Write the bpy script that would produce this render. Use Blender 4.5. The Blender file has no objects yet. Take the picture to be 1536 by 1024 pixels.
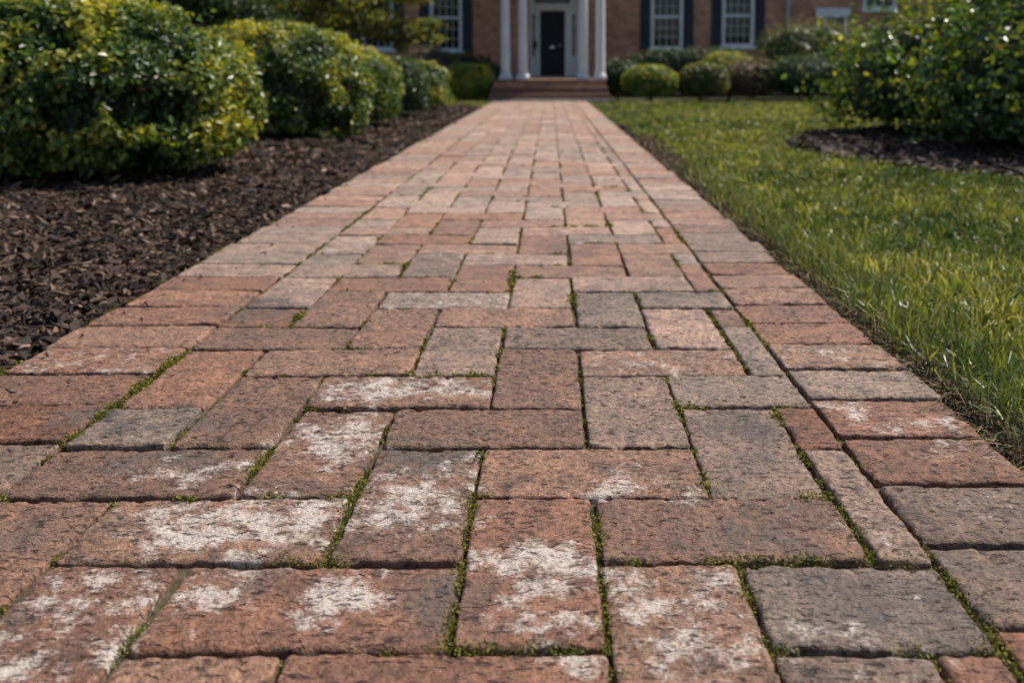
import bpy, math, random
import numpy as np
from math import radians as R, pi

C = bpy.context.scene.collection
S = bpy.context.scene
rng = np.random.default_rng(7)
random.seed(7)

# ---------------------------------------------------------------- camera
W0 = 1536.0
PITCH = R(5); FC = 1346.0; F = FC*math.cos(PITCH)
PX = 825.0; PY = 106 + F*math.tan(PITCH)
CP = 0.15                       # paver course pitch
HC = CP/0.28                    # camera height / cos(pitch)
H = HC*math.cos(PITCH); CO = H*math.tan(PITCH); K = HC*FC
cd = bpy.data.cameras.new('camera'); cam = bpy.data.objects.new('camera', cd); C.objects.link(cam)
cam.location = (0, 0, H); cam.rotation_euler = (R(90)-PITCH, 0, 0)
cd.sensor_width = 36; cd.lens = F/W0*36
cd.shift_x = -(PX-768)/W0; cd.shift_y = -(512-PY)/W0
cd.clip_start = .02; cd.clip_end = 400
cd.dof.use_dof = True; cd.dof.focus_distance = 1.2; cd.dof.aperture_fstop = 4.8
S.camera = cam

# ---------------------------------------------------------------- light
SUN_EL = 54; SUN_AZ = 62        # azimuth measured from +Y towards +X
w = bpy.data.worlds.new("World"); S.world = w; w.use_nodes = True
nt = w.node_tree; bg = nt.nodes['Background']; sk = nt.nodes.new('ShaderNodeTexSky')
sk.sky_type = 'NISHITA'; sk.sun_disc = False; sk.sun_elevation = R(SUN_EL); sk.sun_rotation = R(SUN_AZ)
nt.links.new(sk.outputs[0], bg.inputs[0]); bg.inputs[1].default_value = 0.095
sl = bpy.data.lights.new('sun', 'SUN'); so = bpy.data.objects.new('sun', sl); C.objects.link(so)
sl.energy = 5.0; sl.angle = R(.5); sl.color = (1, .93, .83)
so.rotation_euler = (R(90-SUN_EL), 0, R(180-SUN_AZ))
S.view_settings.view_transform = 'Standard'; S.view_settings.look = 'None'
S.view_settings.exposure = 0.15; S.view_settings.gamma = 1
S.cycles.max_bounces = 6; S.cycles.transparent_max_bounces = 8

# ---------------------------------------------------------------- helpers
def G(x, y):                    # pixel -> ground point
    d = K/(y-106)
    return ((x-PX)*d/FC, d-CO)
def PXP(x, y, Y):               # pixel -> point on the plane at depth Y
    a = (x-PX)/F; b = (PY-y)/F
    dy = math.cos(PITCH)+b*math.sin(PITCH); dz = -math.sin(PITCH)+b*math.cos(PITCH)
    t = Y/dy
    return (a*t, Y, H+dz*t)

def link(name, me, mat=None, parent=None):
    o = bpy.data.objects.new(name, me); C.objects.link(o)
    if mat: me.materials.append(mat)
    if parent: o.parent = parent
    return o
def tag(o, label=None, cat=None, group=None, kind=None):
    if label: o['label'] = label
    if cat: o['category'] = cat
    if group: o['group'] = group
    if kind: o['kind'] = kind
    return o
def empty(name, loc=(0, 0, 0)):
    o = bpy.data.objects.new(name, None); C.objects.link(o); o.location = loc; o.empty_display_size = .1
    return o
def np_mesh(name, V, faces, cols=None, smooth=False, extra=None):
    """faces: list of int arrays (n,k)"""
    me = bpy.data.meshes.new(name)
    V = np.ascontiguousarray(V, dtype=np.float32)
    faces = [np.asarray(f, dtype=np.int32) for f in faces if len(f)]
    me.vertices.add(len(V)); me.vertices.foreach_set('co', V.ravel())
    lv = np.concatenate([f.ravel() for f in faces])
    tot = np.concatenate([np.full(len(f), f.shape[1], np.int32) for f in faces])
    st = np.concatenate([[0], np.cumsum(tot)[:-1]]).astype(np.int32)
    me.loops.add(len(lv)); me.loops.foreach_set('vertex_index', lv)
    me.polygons.add(len(tot)); me.polygons.foreach_set('loop_start', st); me.polygons.foreach_set('loop_total', tot)
    me.polygons.foreach_set('use_smooth', np.full(len(tot), smooth))
    me.update(calc_edges=True)
    for nm, arr in (('col', cols), ('ext', extra)):
        if arr is not None:
            a = me.color_attributes.new(nm, 'FLOAT_COLOR', 'POINT')
            c = np.ones((len(V), 4), np.float32); c[:, :3] = arr
            a.data.foreach_set('color', c.ravel())
    return me

_T = np.random.default_rng(3).random((64, 64, 64)).astype(np.float32)
def vnoise(P, s=1.0, o=0.0):
    P = np.asarray(P, dtype=np.float64)*s + o + 1000
    i = np.floor(P).astype(int); f = P-i; f = f*f*(3-2*f); i &= 63; j = (i+1) & 63
    x0, y0, z0 = i.T; x1, y1, z1 = j.T; fx, fy, fz = f.T
    def L(a, b, t): return a+(b-a)*t
    return L(L(L(_T[x0, y0, z0], _T[x1, y0, z0], fx), L(_T[x0, y1, z0], _T[x1, y1, z0], fx), fy),
             L(L(_T[x0, y0, z1], _T[x1, y0, z1], fx), L(_T[x0, y1, z1], _T[x1, y1, z1], fx), fy), fz)
def fbm(P, s, o=0, n=3):
    v = 0; a = 1; t = 0
    for k in range(n):
        v = v+a*vnoise(P, s*2**k, o+17*k); t += a; a *= .5
    return v/t

class MB:
    def __init__(s): s.v = []; s.f = []
    def add(s, V, Fc):
        n = len(s.v); s.v += [tuple(p) for p in V]; s.f += [tuple(i+n for i in f) for f in Fc]; return s
    def box(s, x0, x1, y0, y1, z0, z1):
        return s.add([(x0, y0, z0), (x1, y0, z0), (x1, y1, z0), (x0, y1, z0), (x0, y0, z1), (x1, y0, z1), (x1, y1, z1), (x0, y1, z1)],
                     [(0, 3, 2, 1), (4, 5, 6, 7), (0, 1, 5, 4), (1, 2, 6, 5), (2, 3, 7, 6), (3, 0, 4, 7)])
    def lathe(s, cx, cy, prof, n=24):
        V = []; Fc = []
        for r, z in prof:
            for k in range(n):
                a = 2*pi*k/n; V.append((cx+r*math.cos(a), cy+r*math.sin(a), z))
        m = len(prof)
        for i in range(m-1):
            for k in range(n):
                Fc.append((i*n+k, i*n+(k+1) % n, (i+1)*n+(k+1) % n, (i+1)*n+k))
        Fc.append(tuple(range(n))[::-1]); Fc.append(tuple((m-1)*n+k for k in range(n)))
        return s.add(V, Fc)
    def tube(s, pts, rad, n=7):
        V = []; Fc = []; m = len(pts)
        for i, p in enumerate(pts):
            a = np.array(pts[max(i-1, 0)]); b = np.array(pts[min(i+1, m-1)]); d = b-a; d = d/(np.linalg.norm(d)+1e-9)
            u = np.cross(d, (0.3, .95, .1)); u /= np.linalg.norm(u)+1e-9; v = np.cross(d, u)
            for k in range(n):
                t = 2*pi*k/n; V.append(tuple(np.array(p)+rad[i]*(math.cos(t)*u+math.sin(t)*v)))
        for i in range(m-1):
            for k in range(n): Fc.append((i*n+k, i*n+(k+1) % n, (i+1)*n+(k+1) % n, (i+1)*n+k))
        Fc.append(tuple(range(n))[::-1]); Fc.append(tuple((m-1)*n+k for k in range(n)))
        return s.add(V, Fc)
    def build(s, name, mat, parent=None, bevel=0, smooth=False):
        me = bpy.data.meshes.new(name); me.from_pydata(s.v, [], s.f); me.update()
        if smooth: me.polygons.foreach_set('use_smooth', [True]*len(me.polygons))
        o = link(name, me, mat, parent)
        if bevel:
            b = o.modifiers.new('bevel', 'BEVEL'); b.width = bevel; b.segments = 2; b.limit_method = 'ANGLE'
        return o

# ---------------------------------------------------------------- materials
class NM:
    def __init__(s, name):
        s.m = bpy.data.materials.new(name); s.m.use_nodes = True; s.t = s.m.node_tree; s.n = s.t.nodes
        s.b = s.n['Principled BSDF']; s.out = s.n['Material Output']
    def new(s, typ, **kw):
        n = s.n.new(typ)
        for k, v in kw.items():
            if hasattr(n, k) and not k[0].isupper(): setattr(n, k, v)
            else: n.inputs[k.replace('_', ' ')].default_value = v
        return n
    def l(s, a, b): s.t.links.new(a, b)
    def coord(s): return s.new('ShaderNodeTexCoord').outputs['Object']
    def mapping(s, vec, scale=(1, 1, 1), rot=(0, 0, 0)):
        m = s.new('ShaderNodeMapping'); s.l(vec, m.inputs[0]); m.inputs['Scale'].default_value = scale; m.inputs['Rotation'].default_value = rot
        return m.outputs[0]
    def noise(s, vec, scale, detail=4, rough=.55):
        n = s.new('ShaderNodeTexNoise'); s.l(vec, n.inputs['Vector'])
        n.inputs['Scale'].default_value = scale; n.inputs['Detail'].default_value = detail; n.inputs['Roughness'].default_value = rough
        return n.outputs['Fac']
    def ramp(s, fac, stops):
        r = s.new('ShaderNodeValToRGB'); s.l(fac, r.inputs[0]); e = r.color_ramp.elements
        while len(e) < len(stops): e.new(.5)
        for k, (p, c) in enumerate(stops):
            e[k].position = p; e[k].color = (c, c, c, 1) if not hasattr(c, '__len__') else (*c, 1)
        return r.outputs[0]
    def mix(s, fac, a, b, typ='MIX'):
        m = s.new('ShaderNodeMix', data_type='RGBA', blend_type=typ)
        for sock, v in ((m.inputs[0], fac), (m.inputs[6], a), (m.inputs[7], b)):
            if hasattr(v, 'links'): s.l(v, sock)
            elif hasattr(v, '__len__'): sock.default_value = (*v, 1)
            else: sock.default_value = v if sock.type == 'VALUE' else (v, v, v, 1)
        return m.outputs[2]
    def math(s, op, a, b=0.0, c=None):
        m = s.new('ShaderNodeMath', operation=op)
        for k, v in enumerate((a, b, c)):
            if v is None: continue
            if hasattr(v, 'links'): s.l(v, m.inputs[k])
            else: m.inputs[k].default_value = v
        return m.outputs[0]
    def attr(s, name): return s.new('ShaderNodeAttribute', attribute_name=name)
    def bump(s, h, strength=.5, dist=.01, prev=None):
        b = s.new('ShaderNodeBump'); s.l(h, b.inputs['Height']); b.inputs['Strength'].default_value = strength; b.inputs['Distance'].default_value = dist
        if prev: s.l(prev, b.inputs['Normal'])
        return b.outputs[0]

def simple(name, col, rough=.6, nscale=0, namp=.25, bump=0, spec=.5, metal=0):
    M = NM(name); M.b.inputs['Roughness'].default_value = rough; M.b.inputs['Specular IOR Level'].default_value = spec
    M.b.inputs['Metallic'].default_value = metal; M.b.inputs['Base Color'].default_value = (*col, 1)
    if nscale:
        n = M.noise(M.coord(), nscale, 5)
        v = M.ramp(n, [(.3, 1-namp), (.7, 1+namp)])
        M.l(M.mix(1, col, v, 'MULTIPLY'), M.b.inputs['Base Color'])
        if bump: M.l(M.bump(n, .6, bump), M.b.inputs['Normal'])
    return M.m

def paver_material():
    M = NM('clay_paver'); co = M.coord()
    base = M.attr('col').outputs['Color']
    ex = M.new('ShaderNodeSeparateColor'); M.l(M.attr('ext').outputs['Color'], ex.inputs[0])
    eff, dark, seed = ex.outputs[0], ex.outputs[1], ex.outputs[2]
    # shift the coordinates per brick so that the texture differs from one to the next
    off = M.new('ShaderNodeCombineXYZ'); M.l(M.math('MULTIPLY', seed, 37.0), off.inputs[2])
    va = M.new('ShaderNodeVectorMath', operation='ADD'); M.l(co, va.inputs[0]); M.l(off.outputs[0], va.inputs[1]); co2 = va.outputs[0]
    n1 = M.noise(co2, 22, 5, .6); n2 = M.noise(co2, 120, 5, .65)
    st = M.mapping(co2, (1, 2.2, 1))
    n3 = M.noise(st, 230, 3, .6); n4 = M.noise(M.mapping(co2, (1, 2.8, 1)), 62, 4, .55)
    c = M.mix(1, base, M.ramp(n1, [(.3, (.6, .63, .66)), (.7, (1.40, 1.34, 1.28))]), 'MULTIPLY')
    c = M.mix(1, c, M.ramp(n2, [(.35, .55), (.65, 1.45)]), 'MULTIPLY')
    # grit: pale and orange grains, dark pores
    c = M.mix(M.ramp(n3, [(.60, 0), (.70, .4)]), c, (.50, .37, .27))
    pore = M.ramp(n4, [(.33, 1), (.41, 0)]); pore2 = M.ramp(n3, [(.30, 1), (.38, 0)])
    pores = M.math('MAXIMUM', pore, M.math('MULTIPLY', pore2, .7))
    # darker burnt areas, and painted corner falloff on one brick
    dk = M.math('MULTIPLY', M.ramp(M.noise(co2, 16, 6, .65), [(.42, 0), (.62, 1)]), dark)
    dk2 = M.math('MINIMUM', M.math('ADD', dk, M.math('MULTIPLY', dark, .35)), 1.0)
    c = M.mix(dk2, c, M.mix(n2, (.045, .037, .033), (.19, .15, .13)))
    # lime bloom
    ne = M.noise(co, 26, 8, .72); ne2 = M.noise(M.mapping(co, (1, 1.8, 1)), 150, 4, .7)
    e = M.math('ADD', M.math('ADD', eff, M.math('MULTIPLY', M.math('SUBTRACT', ne, .53), 5.0)), M.math('MULTIPLY', M.math('SUBTRACT', ne2, .5), 2.6))
    e = M.math('MULTIPLY', M.ramp(e, [(.30, 0), (1.0, .86)]), M.ramp(eff, [(.02, 0), (.2, 1)]))
    c = M.mix(e, c, M.mix(n2, (.52, .43, .37), (.78, .70, .63)))
    c = M.mix(M.math('MULTIPLY', pores, .72), c, (.035, .022, .018))
    M.l(c, M.b.inputs['Base Color'])
    M.b.inputs['Specular IOR Level'].default_value = .5
    M.l(M.ramp(n2, [(.3, .62), (.7, .86)]), M.b.inputs['Roughness'])
    h = M.math('SUBTRACT', M.math('ADD', M.math('MULTIPLY', n2, .9), M.math('MULTIPLY', n3, .5)), M.math('MULTIPLY', pores, 1.3))
    M.l(M.bump(h, 1.0, .0060), M.b.inputs['Normal'])
    return M.m

def joint_material():
    M = NM('joint_soil'); co = M.coord()
    n = M.noise(co, 60, 6, .7); g = M.noise(co, 7, 4, .6)
    soil = M.ramp(n, [(.3, (.022, .016, .011)), (.7, (.15, .12, .082))])
    moss = M.ramp(n, [(.3, (.03, .04, .01)), (.7, (.15, .16, .035))])
    M.l(M.mix(M.ramp(g, [(.52, 0), (.66, .7)]), soil, moss), M.b.inputs['Base Color'])
    M.b.inputs['Roughness'].default_value = .95; M.b.inputs['Specular IOR Level'].default_value = .2
    M.l(M.bump(n, 1, .006), M.b.inputs['Normal'])
    return M.m

def leafy(name, rough=.38, trans=.4, spec=.5, tint=(1.9, 1.7, .6), nsc=0):
    M = NM(name); c = M.attr('col').outputs['Color']
    M.l(c, M.b.inputs['Base Color']); M.b.inputs['Roughness'].default_value = rough; M.b.inputs['Specular IOR Level'].default_value = spec
    tr = M.new('ShaderNodeBsdfTranslucent'); M.l(M.mix(1, c, tint, 'MULTIPLY'), tr.inputs[0])
    ms = M.new('ShaderNodeMixShader'); ms.inputs[0].default_value = trans
    M.l(M.b.outputs[0], ms.inputs[1]); M.l(tr.outputs[0], ms.inputs[2]); M.l(ms.outputs[0], M.out.inputs[0])
    return M.m

def attr_mat(name, rough=.8, spec=.3, bump=0):
    M = NM(name); c = M.attr('col').outputs['Color']
    n = M.noise(M.coord(), 160, 3)
    M.l(M.mix(1, c, M.ramp(n, [(.3, .75), (.7, 1.25)]), 'MULTIPLY'), M.b.inputs['Base Color'])
    M.b.inputs['Roughness'].default_value = rough; M.b.inputs['Specular IOR Level'].default_value = spec
    return M.m

def ground_material(name, a, b, sc=30, bumpd=.02):
    M = NM(name); co = M.coord(); n = M.noise(co, sc, 8, .7); n2 = M.noise(co, 1.3, 3)
    c = M.ramp(n, [(.3, a), (.7, b)])
    M.l(M.mix(1, c, M.ramp(n2, [(.3, .8), (.7, 1.2)]), 'MULTIPLY'), M.b.inputs['Base Color'])
    M.b.inputs['Roughness'].default_value = .95; M.b.inputs['Specular IOR Level'].default_value = .2
    M.l(M.bump(n, 1, bumpd), M.b.inputs['Normal'])
    return M.m

def wall_brick_material(name='wall_brick', side=False):
    M = NM(name); g = M.new('ShaderNodeTexCoord').outputs['Object']
    sp = M.new('ShaderNodeSeparateXYZ'); M.l(g, sp.inputs[0]); cb = M.new('ShaderNodeCombineXYZ')
    M.l(M.math('ADD', sp.outputs[0], sp.outputs[1]), cb.inputs[0]); M.l(sp.outputs[2], cb.inputs[1])
    br = M.new('ShaderNodeTexBrick'); M.l(cb.outputs[0], br.inputs[0])
    br.inputs['Scale'].default_value = 1; br.inputs['Brick Width'].default_value = .2; br.inputs['Row Height'].default_value = .066
    br.inputs['Mortar Size'].default_value = .006; br.inputs['Color1'].default_value = (.56, .27, .175, 1); br.inputs['Color2'].default_value = (.44, .20, .12, 1)
    br.inputs['Mortar'].default_value = (.38, .28, .20, 1); br.inputs['Bias'].default_value = -.1
    n = M.noise(g, 6, 5, .6); n2 = M.noise(g, 1.1, 3)
    c = M.mix(1, br.outputs[0], M.ramp(n, [(.3, .72), (.7, 1.28)]), 'MULTIPLY')
    c = M.mix(1, c, M.ramp(n2, [(.3, .8), (.7, 1.2)]), 'MULTIPLY')
    M.l(c, M.b.inputs['Base Color']); M.b.inputs['Roughness'].default_value = .88
    M.l(M.bump(M.math('ADD', M.math('MULTIPLY', br.outputs['Fac'], -1), M.math('MULTIPLY', n, .4)), .6, .008), M.b.inputs['Normal'])
    return M.m

m_paver = paver_material(); m_joint = joint_material()
m_hedge = leafy('hedge_leaves', .36, .36, .6); m_shrub = leafy('shrub_leaves', .32, .36, .6); m_grass = leafy('grass_blades', .38, .38, .5, (1.5, 1.5, .7))
m_tree = leafy('tree_leaves', .45, .4); m_moss = leafy('moss', .8, .2, .2)
m_chip = attr_mat('bark_chips', .75, .35); m_straw = attr_mat('dead_grass', .7)
m_bark = simple('bark', (.07, .05, .035), .9, 20, .4, .01)
m_wall = wall_brick_material()
m_white = simple('white_paint', (.72, .73, .74), .45, 3, .08)
m_trim = simple('trim_paint', (.66, .66, .64), .5, 3, .08)
m_navy = simple('shutter_paint', (.014, .017, .024), .5, 8, .15)
m_door = simple('door_paint', (.016, .018, .028), .5, 8, .15, spec=.2)
m_glass = simple('window_glass', (.012, .015, .018), .06, 0)
m_metal = simple('brushed_metal', (.6, .6, .6), .3, 0, metal=1)
m_black = simple('black_iron', (.015, .015, .015), .5)
m_stone = simple('step_stone', (.34, .30, .27), .8, 18, .25, .004)
m_roof = simple('roof_slate', (.06, .06, .065), .8, 12, .3, .01)
m_soil = ground_material('garden_soil', (.012, .009, .007), (.05, .035, .026), 40, .03)
m_turfbase = ground_material('turf_soil', (.018, .022, .008), (.05, .055, .018), 35, .02)

# ---------------------------------------------------------------- ground
XL = -1.845*HC; XR = 1.208*HC                      # outer edges of the path
SL = -1.30*HC; SR = .785*HC                        # seams between border and field
YE = K/46-CO                                       # far end of the path
g = MB().box(-90, 90, -30, 120, -.5, -.045).build('ground', m_turfbase); tag(g, kind='structure')

# ---------------------------------------------------------------- the brick path
EFF = [(610, 582, 115, 17, .85), (505, 655, 65, 34, .95), (560, 622, 35, 16, .4), (300, 707, 70, 16, .7), (205, 712, 40, 12, .4), (350, 785, 165, 38, 1.0),
       (450, 760, 80, 20, .8), (260, 800, 60, 25, .5), (620, 745, 85, 45, .85), (690, 700, 25, 30, .5), (150, 900, 110, 45, .55), (60, 985, 90, 40, .55), (190, 955, 40, 30, .5),
       (505, 893, 60, 35, .9), (320, 890, 60, 30, .7), (270, 950, 30, 18, .5), (350, 850, 60, 10, .6), (640, 855, 60, 10, .5), (800, 845, 85, 40, 1.0), (830, 940, 70, 22, .6),
       (750, 915, 35, 20, .5), (715, 800, 20, 30, .4), (985, 900, 55, 28, .9), (940, 870, 30, 30, .7), (1080, 960, 90, 50, .6), (1050, 870, 50, 15, .5), (1000, 985, 60, 25, .5),
       (925, 725, 60, 20, .75), (1025, 738, 30, 12, .5), (1290, 612, 45, 12, .7), (1400, 632, 60, 14, .6), (1320, 640, 40, 10, .4), (1215, 950, 50, 22, .6), (1340, 965, 70, 16, .4),
       (1450, 680, 60, 18, .35), (840, 1000, 90, 25, .7), (1300, 1010, 90, 18, .45), (1290, 790, 40, 25, .3), (1480, 760, 60, 25, .25), (700, 570, 60, 10, .3), (690, 380, 90, 8, .3), (40, 930, 30, 20, .3), (1350, 885, 4, 12, .5), (1385, 920, 4, 12, .5)]
DRK = [(1330, 898, 110, 36, .7), (1110, 632, 60, 22, .9), (1100, 680, 70, 22, .4), (1130, 790, 90, 28, .5), (650, 890, 60, 40, .5), (350, 865, 70, 22, .6), (640, 682, 60, 25, .6), (240, 690, 70, 16, .5),
       (210, 628, 110, 28, .75), (480, 735, 50, 12, .4), (905, 462, 55, 30, .45), (400, 462, 60, 18, .75), (1010, 438, 70, 14, .5), (1200, 470, 60, 12, .3), (860, 372, 45, 14, .5),
       (1430, 835, 60, 20, .4), (560, 790, 40, 20, .3), (720, 404, 45, 20, .35), (820, 870, 30, 12, .3), (510, 375, 50, 10, .4), (1100, 340, 60, 8, .25), (760, 930, 40, 15, .3), (700, 502, 60, 25, .25), (60, 790, 60, 30, .3)]  # last blob paints the dark frame corner onto the left edge brick
def blobs(V, L):
    out = np.zeros(len(V))
    Q = np.stack([V[:, 0], V[:, 1], 0*V[:, 0]], 1); wx = (fbm(Q, 17, 31)-.5)*.085; wy = (fbm(Q, 17, 47)-.5)*.085
    for x, y, rx, ry, s in L:
        cx, cy = G(x, y); d = K/(y-106); gx = rx*d/FC; gy = ry*d/(y-106)
        q = ((V[:, 0]+wx-cx)/gx)**2+((V[:, 1]+wy-cy)/gy)**2
        out = np.maximum(out, s*np.clip(1.15-.55*q, 0, 1))
    return out
PAL = [(.225, .100, .060), (.200, .100, .064), (.25, .130, .083), (.255, .160, .117), (.188, .115, .084), (.232, .158, .12), (.32, .20, .15), (.245, .098, .052), (.17, .118, .092)]
PICK = [(110, 690, 1), (220, 690, 1), (350, 690, 1), (210, 627, 5), (60, 630, 0), (90, 580, 7), (130, 538, 1), (400, 462, 5), (905, 455, 5), (1315, 910, 8), (1440, 765, 0), (1400, 690, 3), (1320, 625, 7), (1290, 572, 3), (1240, 532, 2), (1450, 850, 1), (1185, 585, 3),
        (1100, 680, 3), (940, 615, 3), (800, 565, 1), (890, 710, 2), (1080, 800, 1), (720, 640, 1), (300, 555, 0), (500, 535, 2), (400, 605, 1), (420, 495, 1), (600, 485, 1), (690, 520, 3), (860, 502, 4), (1010, 485, 6), (980, 540, 2), (60, 800, 1), (60, 900, 1), (350, 800, 2), (470, 900, 0), (120, 920, 0), (620, 760, 1), (800, 860, 0), (1030, 930, 2), (800, 425, 6), (570, 437, 3), (520, 450, 4), (750, 465, 2), (1000, 440, 5), (1220, 640, 7), (1280, 760, 3), (310, 1000, 0), (680, 1000, 0), (500, 640, 1)]
def brick_mesh(cx, cy, wx, wy, z, tint, near, seed):
    """one paver, tumbled: rounded plan corners, worn arrises, pitted top"""
    rg = np.random.default_rng(seed)
    r = .0034*(1+.5*rg.random())
    if near == 2: sx = max(int(wx/.0045), 6); sy = max(int(wy/.0045), 6)
    elif near == 1: sx = max(int(wx/.02), 3); sy = max(int(wy/.02), 3)
    else: sx = sy = 2
    def line(L, n):
        inn = np.linspace(r*1.3, L-r*1.3, n+1)
        e = [0, r*.12, r*.45, r*.85] if near else [0, r*.6]
        return np.concatenate([e, inn, [L-q for q in e[::-1]]])
    X = line(wx, sx); Y = line(wy, sy); nx, ny = len(X), len(Y)
    gx, gy = np.meshgrid(X, Y, indexing='ij'); gx = gx.ravel(); gy = gy.ravel()
    dx = np.minimum(gx, wx-gx); dy = np.minimum(gy, wy-gy)
    P = np.stack([gx-wx/2, gy-wy/2, np.zeros_like(gx)], 1)
    rc = .005+.006*rg.random()*rg.random()
    ax = rc-dx; ay = rc-dy; Lc = np.hypot(np.maximum(ax, 0), np.maximum(ay, 0)); m = (ax > 0) & (ay > 0) & (Lc > 1e-9)
    # squash the square corner towards a quarter circle
    mx = np.maximum(ax, ay); k = np.where(m, mx/np.maximum(Lc, 1e-9), 1)
    P[:, 0] = np.where(m, np.sign(P[:, 0])*(wx/2-rc+ax*k), P[:, 0]); P[:, 1] = np.where(m, np.sign(P[:, 1])*(wy/2-rc+ay*k), P[:, 1])
    e = np.where(m, rc-np.minimum(mx, rc), np.minimum(dx, dy))
    q = np.stack([P[:, 0]+cx, P[:, 1]+cy, np.full(len(P), seed*.37 % 50)], 1)
    if near:
        rr = r*(1+1.4*np.clip(vnoise(q, 45)-.35, 0, 1)*2)
        zz = -rr*.9*(1-np.sqrt(np.clip(1-np.clip(1-e/rr, 0, 1)**2, 0, 1)))
        zz += (fbm(q, 14)-.5)*.0042*np.clip(e/.01, .2, 1)
        wob = (vnoise(q, 28, 5)-.5)*.0028+(vnoise(q, 110, 9)-.5)*.0022
        fall = np.clip(1-e/.02, 0, 1)
        P[:, 0] += wob*fall*np.sign(P[:, 0])*(dx < .02); P[:, 1] += wob*fall*np.sign(P[:, 1])*(dy < .02)
    else: zz = -r*(e < r*.3)*.8
    if near == 2:
        a = (vnoise(q*np.array([1, 1.7, 1]), 95, 3)); zz += (fbm(q*np.array([1, 1.6, 1]), 150, 4, 2)-.5)*.0030 - np.clip(.34-a, 0, 1)*.016
    P[:, 2] = zz
    # skirt
    ij = np.arange(nx*ny).reshape(nx, ny)
    ring = np.concatenate([ij[:, 0], ij[-1, 1:], ij[-2::-1, -1], ij[0, -2:0:-1]])
    B = P[ring].copy(); B[:, 2] = -.05; B[:, :2] *= 1.0
    n0 = len(P); P = np.concatenate([P, B]); nr = len(ring)
    a, b, c, d = ij[:-1, :-1].ravel(), ij[1:, :-1].ravel(), ij[1:, 1:].ravel(), ij[:-1, 1:].ravel()
    F1 = np.stack([a, b, c, d], 1)
    bi = n0+np.arange(nr); F2 = np.stack([ring, bi, np.roll(bi, -1), np.roll(ring, -1)], 1)
    th = rg.normal(0, .008 if near else .006); cs, sn = math.cos(th), math.sin(th)
    x, y = P[:, 0].copy(), P[:, 1].copy()
    P[:, 2] += x*rg.normal(0, .008)+y*rg.normal(0, .008)
    P[:, 0] = x*cs-y*sn+cx; P[:, 1] = x*sn+y*cs+cy; P[:, 2] += z
    col = np.tile(np.array(tint), (len(P), 1))
    ex = np.stack([blobs(P, EFF), np.clip(blobs(P, DRK)+(.25 if rg.random() < .12 and cy > 2.5 else .0)+rg.random()*.12, 0, 1), np.full(len(P), rg.random())], 1)
    if cy > 1.6: ex[:, 0] = np.maximum(ex[:, 0], .28*(rg.random() < .12))
    return P, np.concatenate([F1, F2]), col, ex
def tone(x, y, seed):
    rg = np.random.default_rng(seed+991)
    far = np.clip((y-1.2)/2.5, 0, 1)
    i = rg.choice(8, p=(np.array([.24, .2, .18, .1, .09, .05, .06, .08])*(1-far)+np.array([.09, .09, .20, .20, .10, .12, .14, .06])*far))
    for px_, py_, k_ in PICK:
        gx_, gy_ = G(px_, py_)
        if abs(gx_-x) < CP*.42 and abs(gy_-y) < CP*.42: i = k_
    c = np.array(PAL[i])*rg.uniform(.88, 1.12)*(1.06 if i != 7 else .92); c = c*(1-.0*far)+far*np.array([.105, .086, .074])+np.array([-.006, .004, .004])  # distant bricks: pale grazing sheen put into their colour
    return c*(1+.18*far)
def assemble(bricks, name, parent):
    Vs, Fs, Cs, Es = [], [], [], []; n = 0
    for b in bricks:
        P, Fc, c, e = brick_mesh(*b); Vs.append(P); Fs.append(Fc+n); Cs.append(c); Es.append(e); n += len(P)
    me = np_mesh(name, np.concatenate(Vs), [np.concatenate(Fs)], np.concatenate(Cs), True, np.concatenate(Es))
    return link(name, me, m_paver, parent)
def lod(y): return 2 if y < 2.1 else (1 if y < 6 else 0)
path = MB().box(XL+.012, XR-.012, -.6, YE, -.044, -.0105).build('path', m_joint); tag(path, kind='structure')
GAP = .0072
YO = .53*CP-CO
pw = .28*HC; x00 = -1.30*HC
# herringbone field
fb = []; sid = 0
for j in range(2, 106):
    y0 = YO+j*CP
    if y0 > YE-.02: break
    for i in range(-1, 9):
        k = (i+j) % 4            # row at D 7.53 (j=7) must have cell 0 = start of a stretcher
        k = (i+j-7) % 4
        if k == 0: bx0, bx1, by0, by1 = i, i+2, 0, 1
        elif k == 2: bx0, bx1, by0, by1 = i, i+1, 0, 2
        else: continue
        a = max(x00+bx0*pw, SL); b = min(x00+bx1*pw, SR)
        if b-a < .03: continue
        c0, c1 = y0+by0*CP, min(y0+by1*CP, YE)
        sid += 1; rg = np.random.default_rng(sid)
        gp = GAP*rg.uniform(.6, 1.15)
        fb.append(((a+b)/2+rg.normal(0, .0012), (c0+c1)/2+rg.normal(0, .0012), b-a-gp, c1-c0-gp*1.5-.001, rg.normal(0, .0009), tone((a+b)/2, (c0+c1)/2, sid), lod((c0+c1)/2), sid))
o = assemble(fb, 'paving', path)
for s, xa, xb, ph in ((0, XL, SL, .62), (1, SR, XR, .78)):
    L = []
    for j in range(1, 110):
        y0 = (j+ph)*CP-CO
        if y0+CP > YE: break
        sid += 1; rg = np.random.default_rng(sid); jit = rg.normal(0, .005)
        xo = xa+(jit if s == 0 else 0); xi = xb+(jit if s == 1 else 0)
        gp = GAP*rg.uniform(.8, 1.4)
        L.append(((xo+xi)/2, y0+CP/2, xi-xo-gp*(1.8 if s == 0 else 1.1), CP-gp*1.5, rg.normal(0, .0009), tone((xo+xi)/2, y0, sid), lod(y0), sid))
    assemble(L, 'edging', path)

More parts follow.
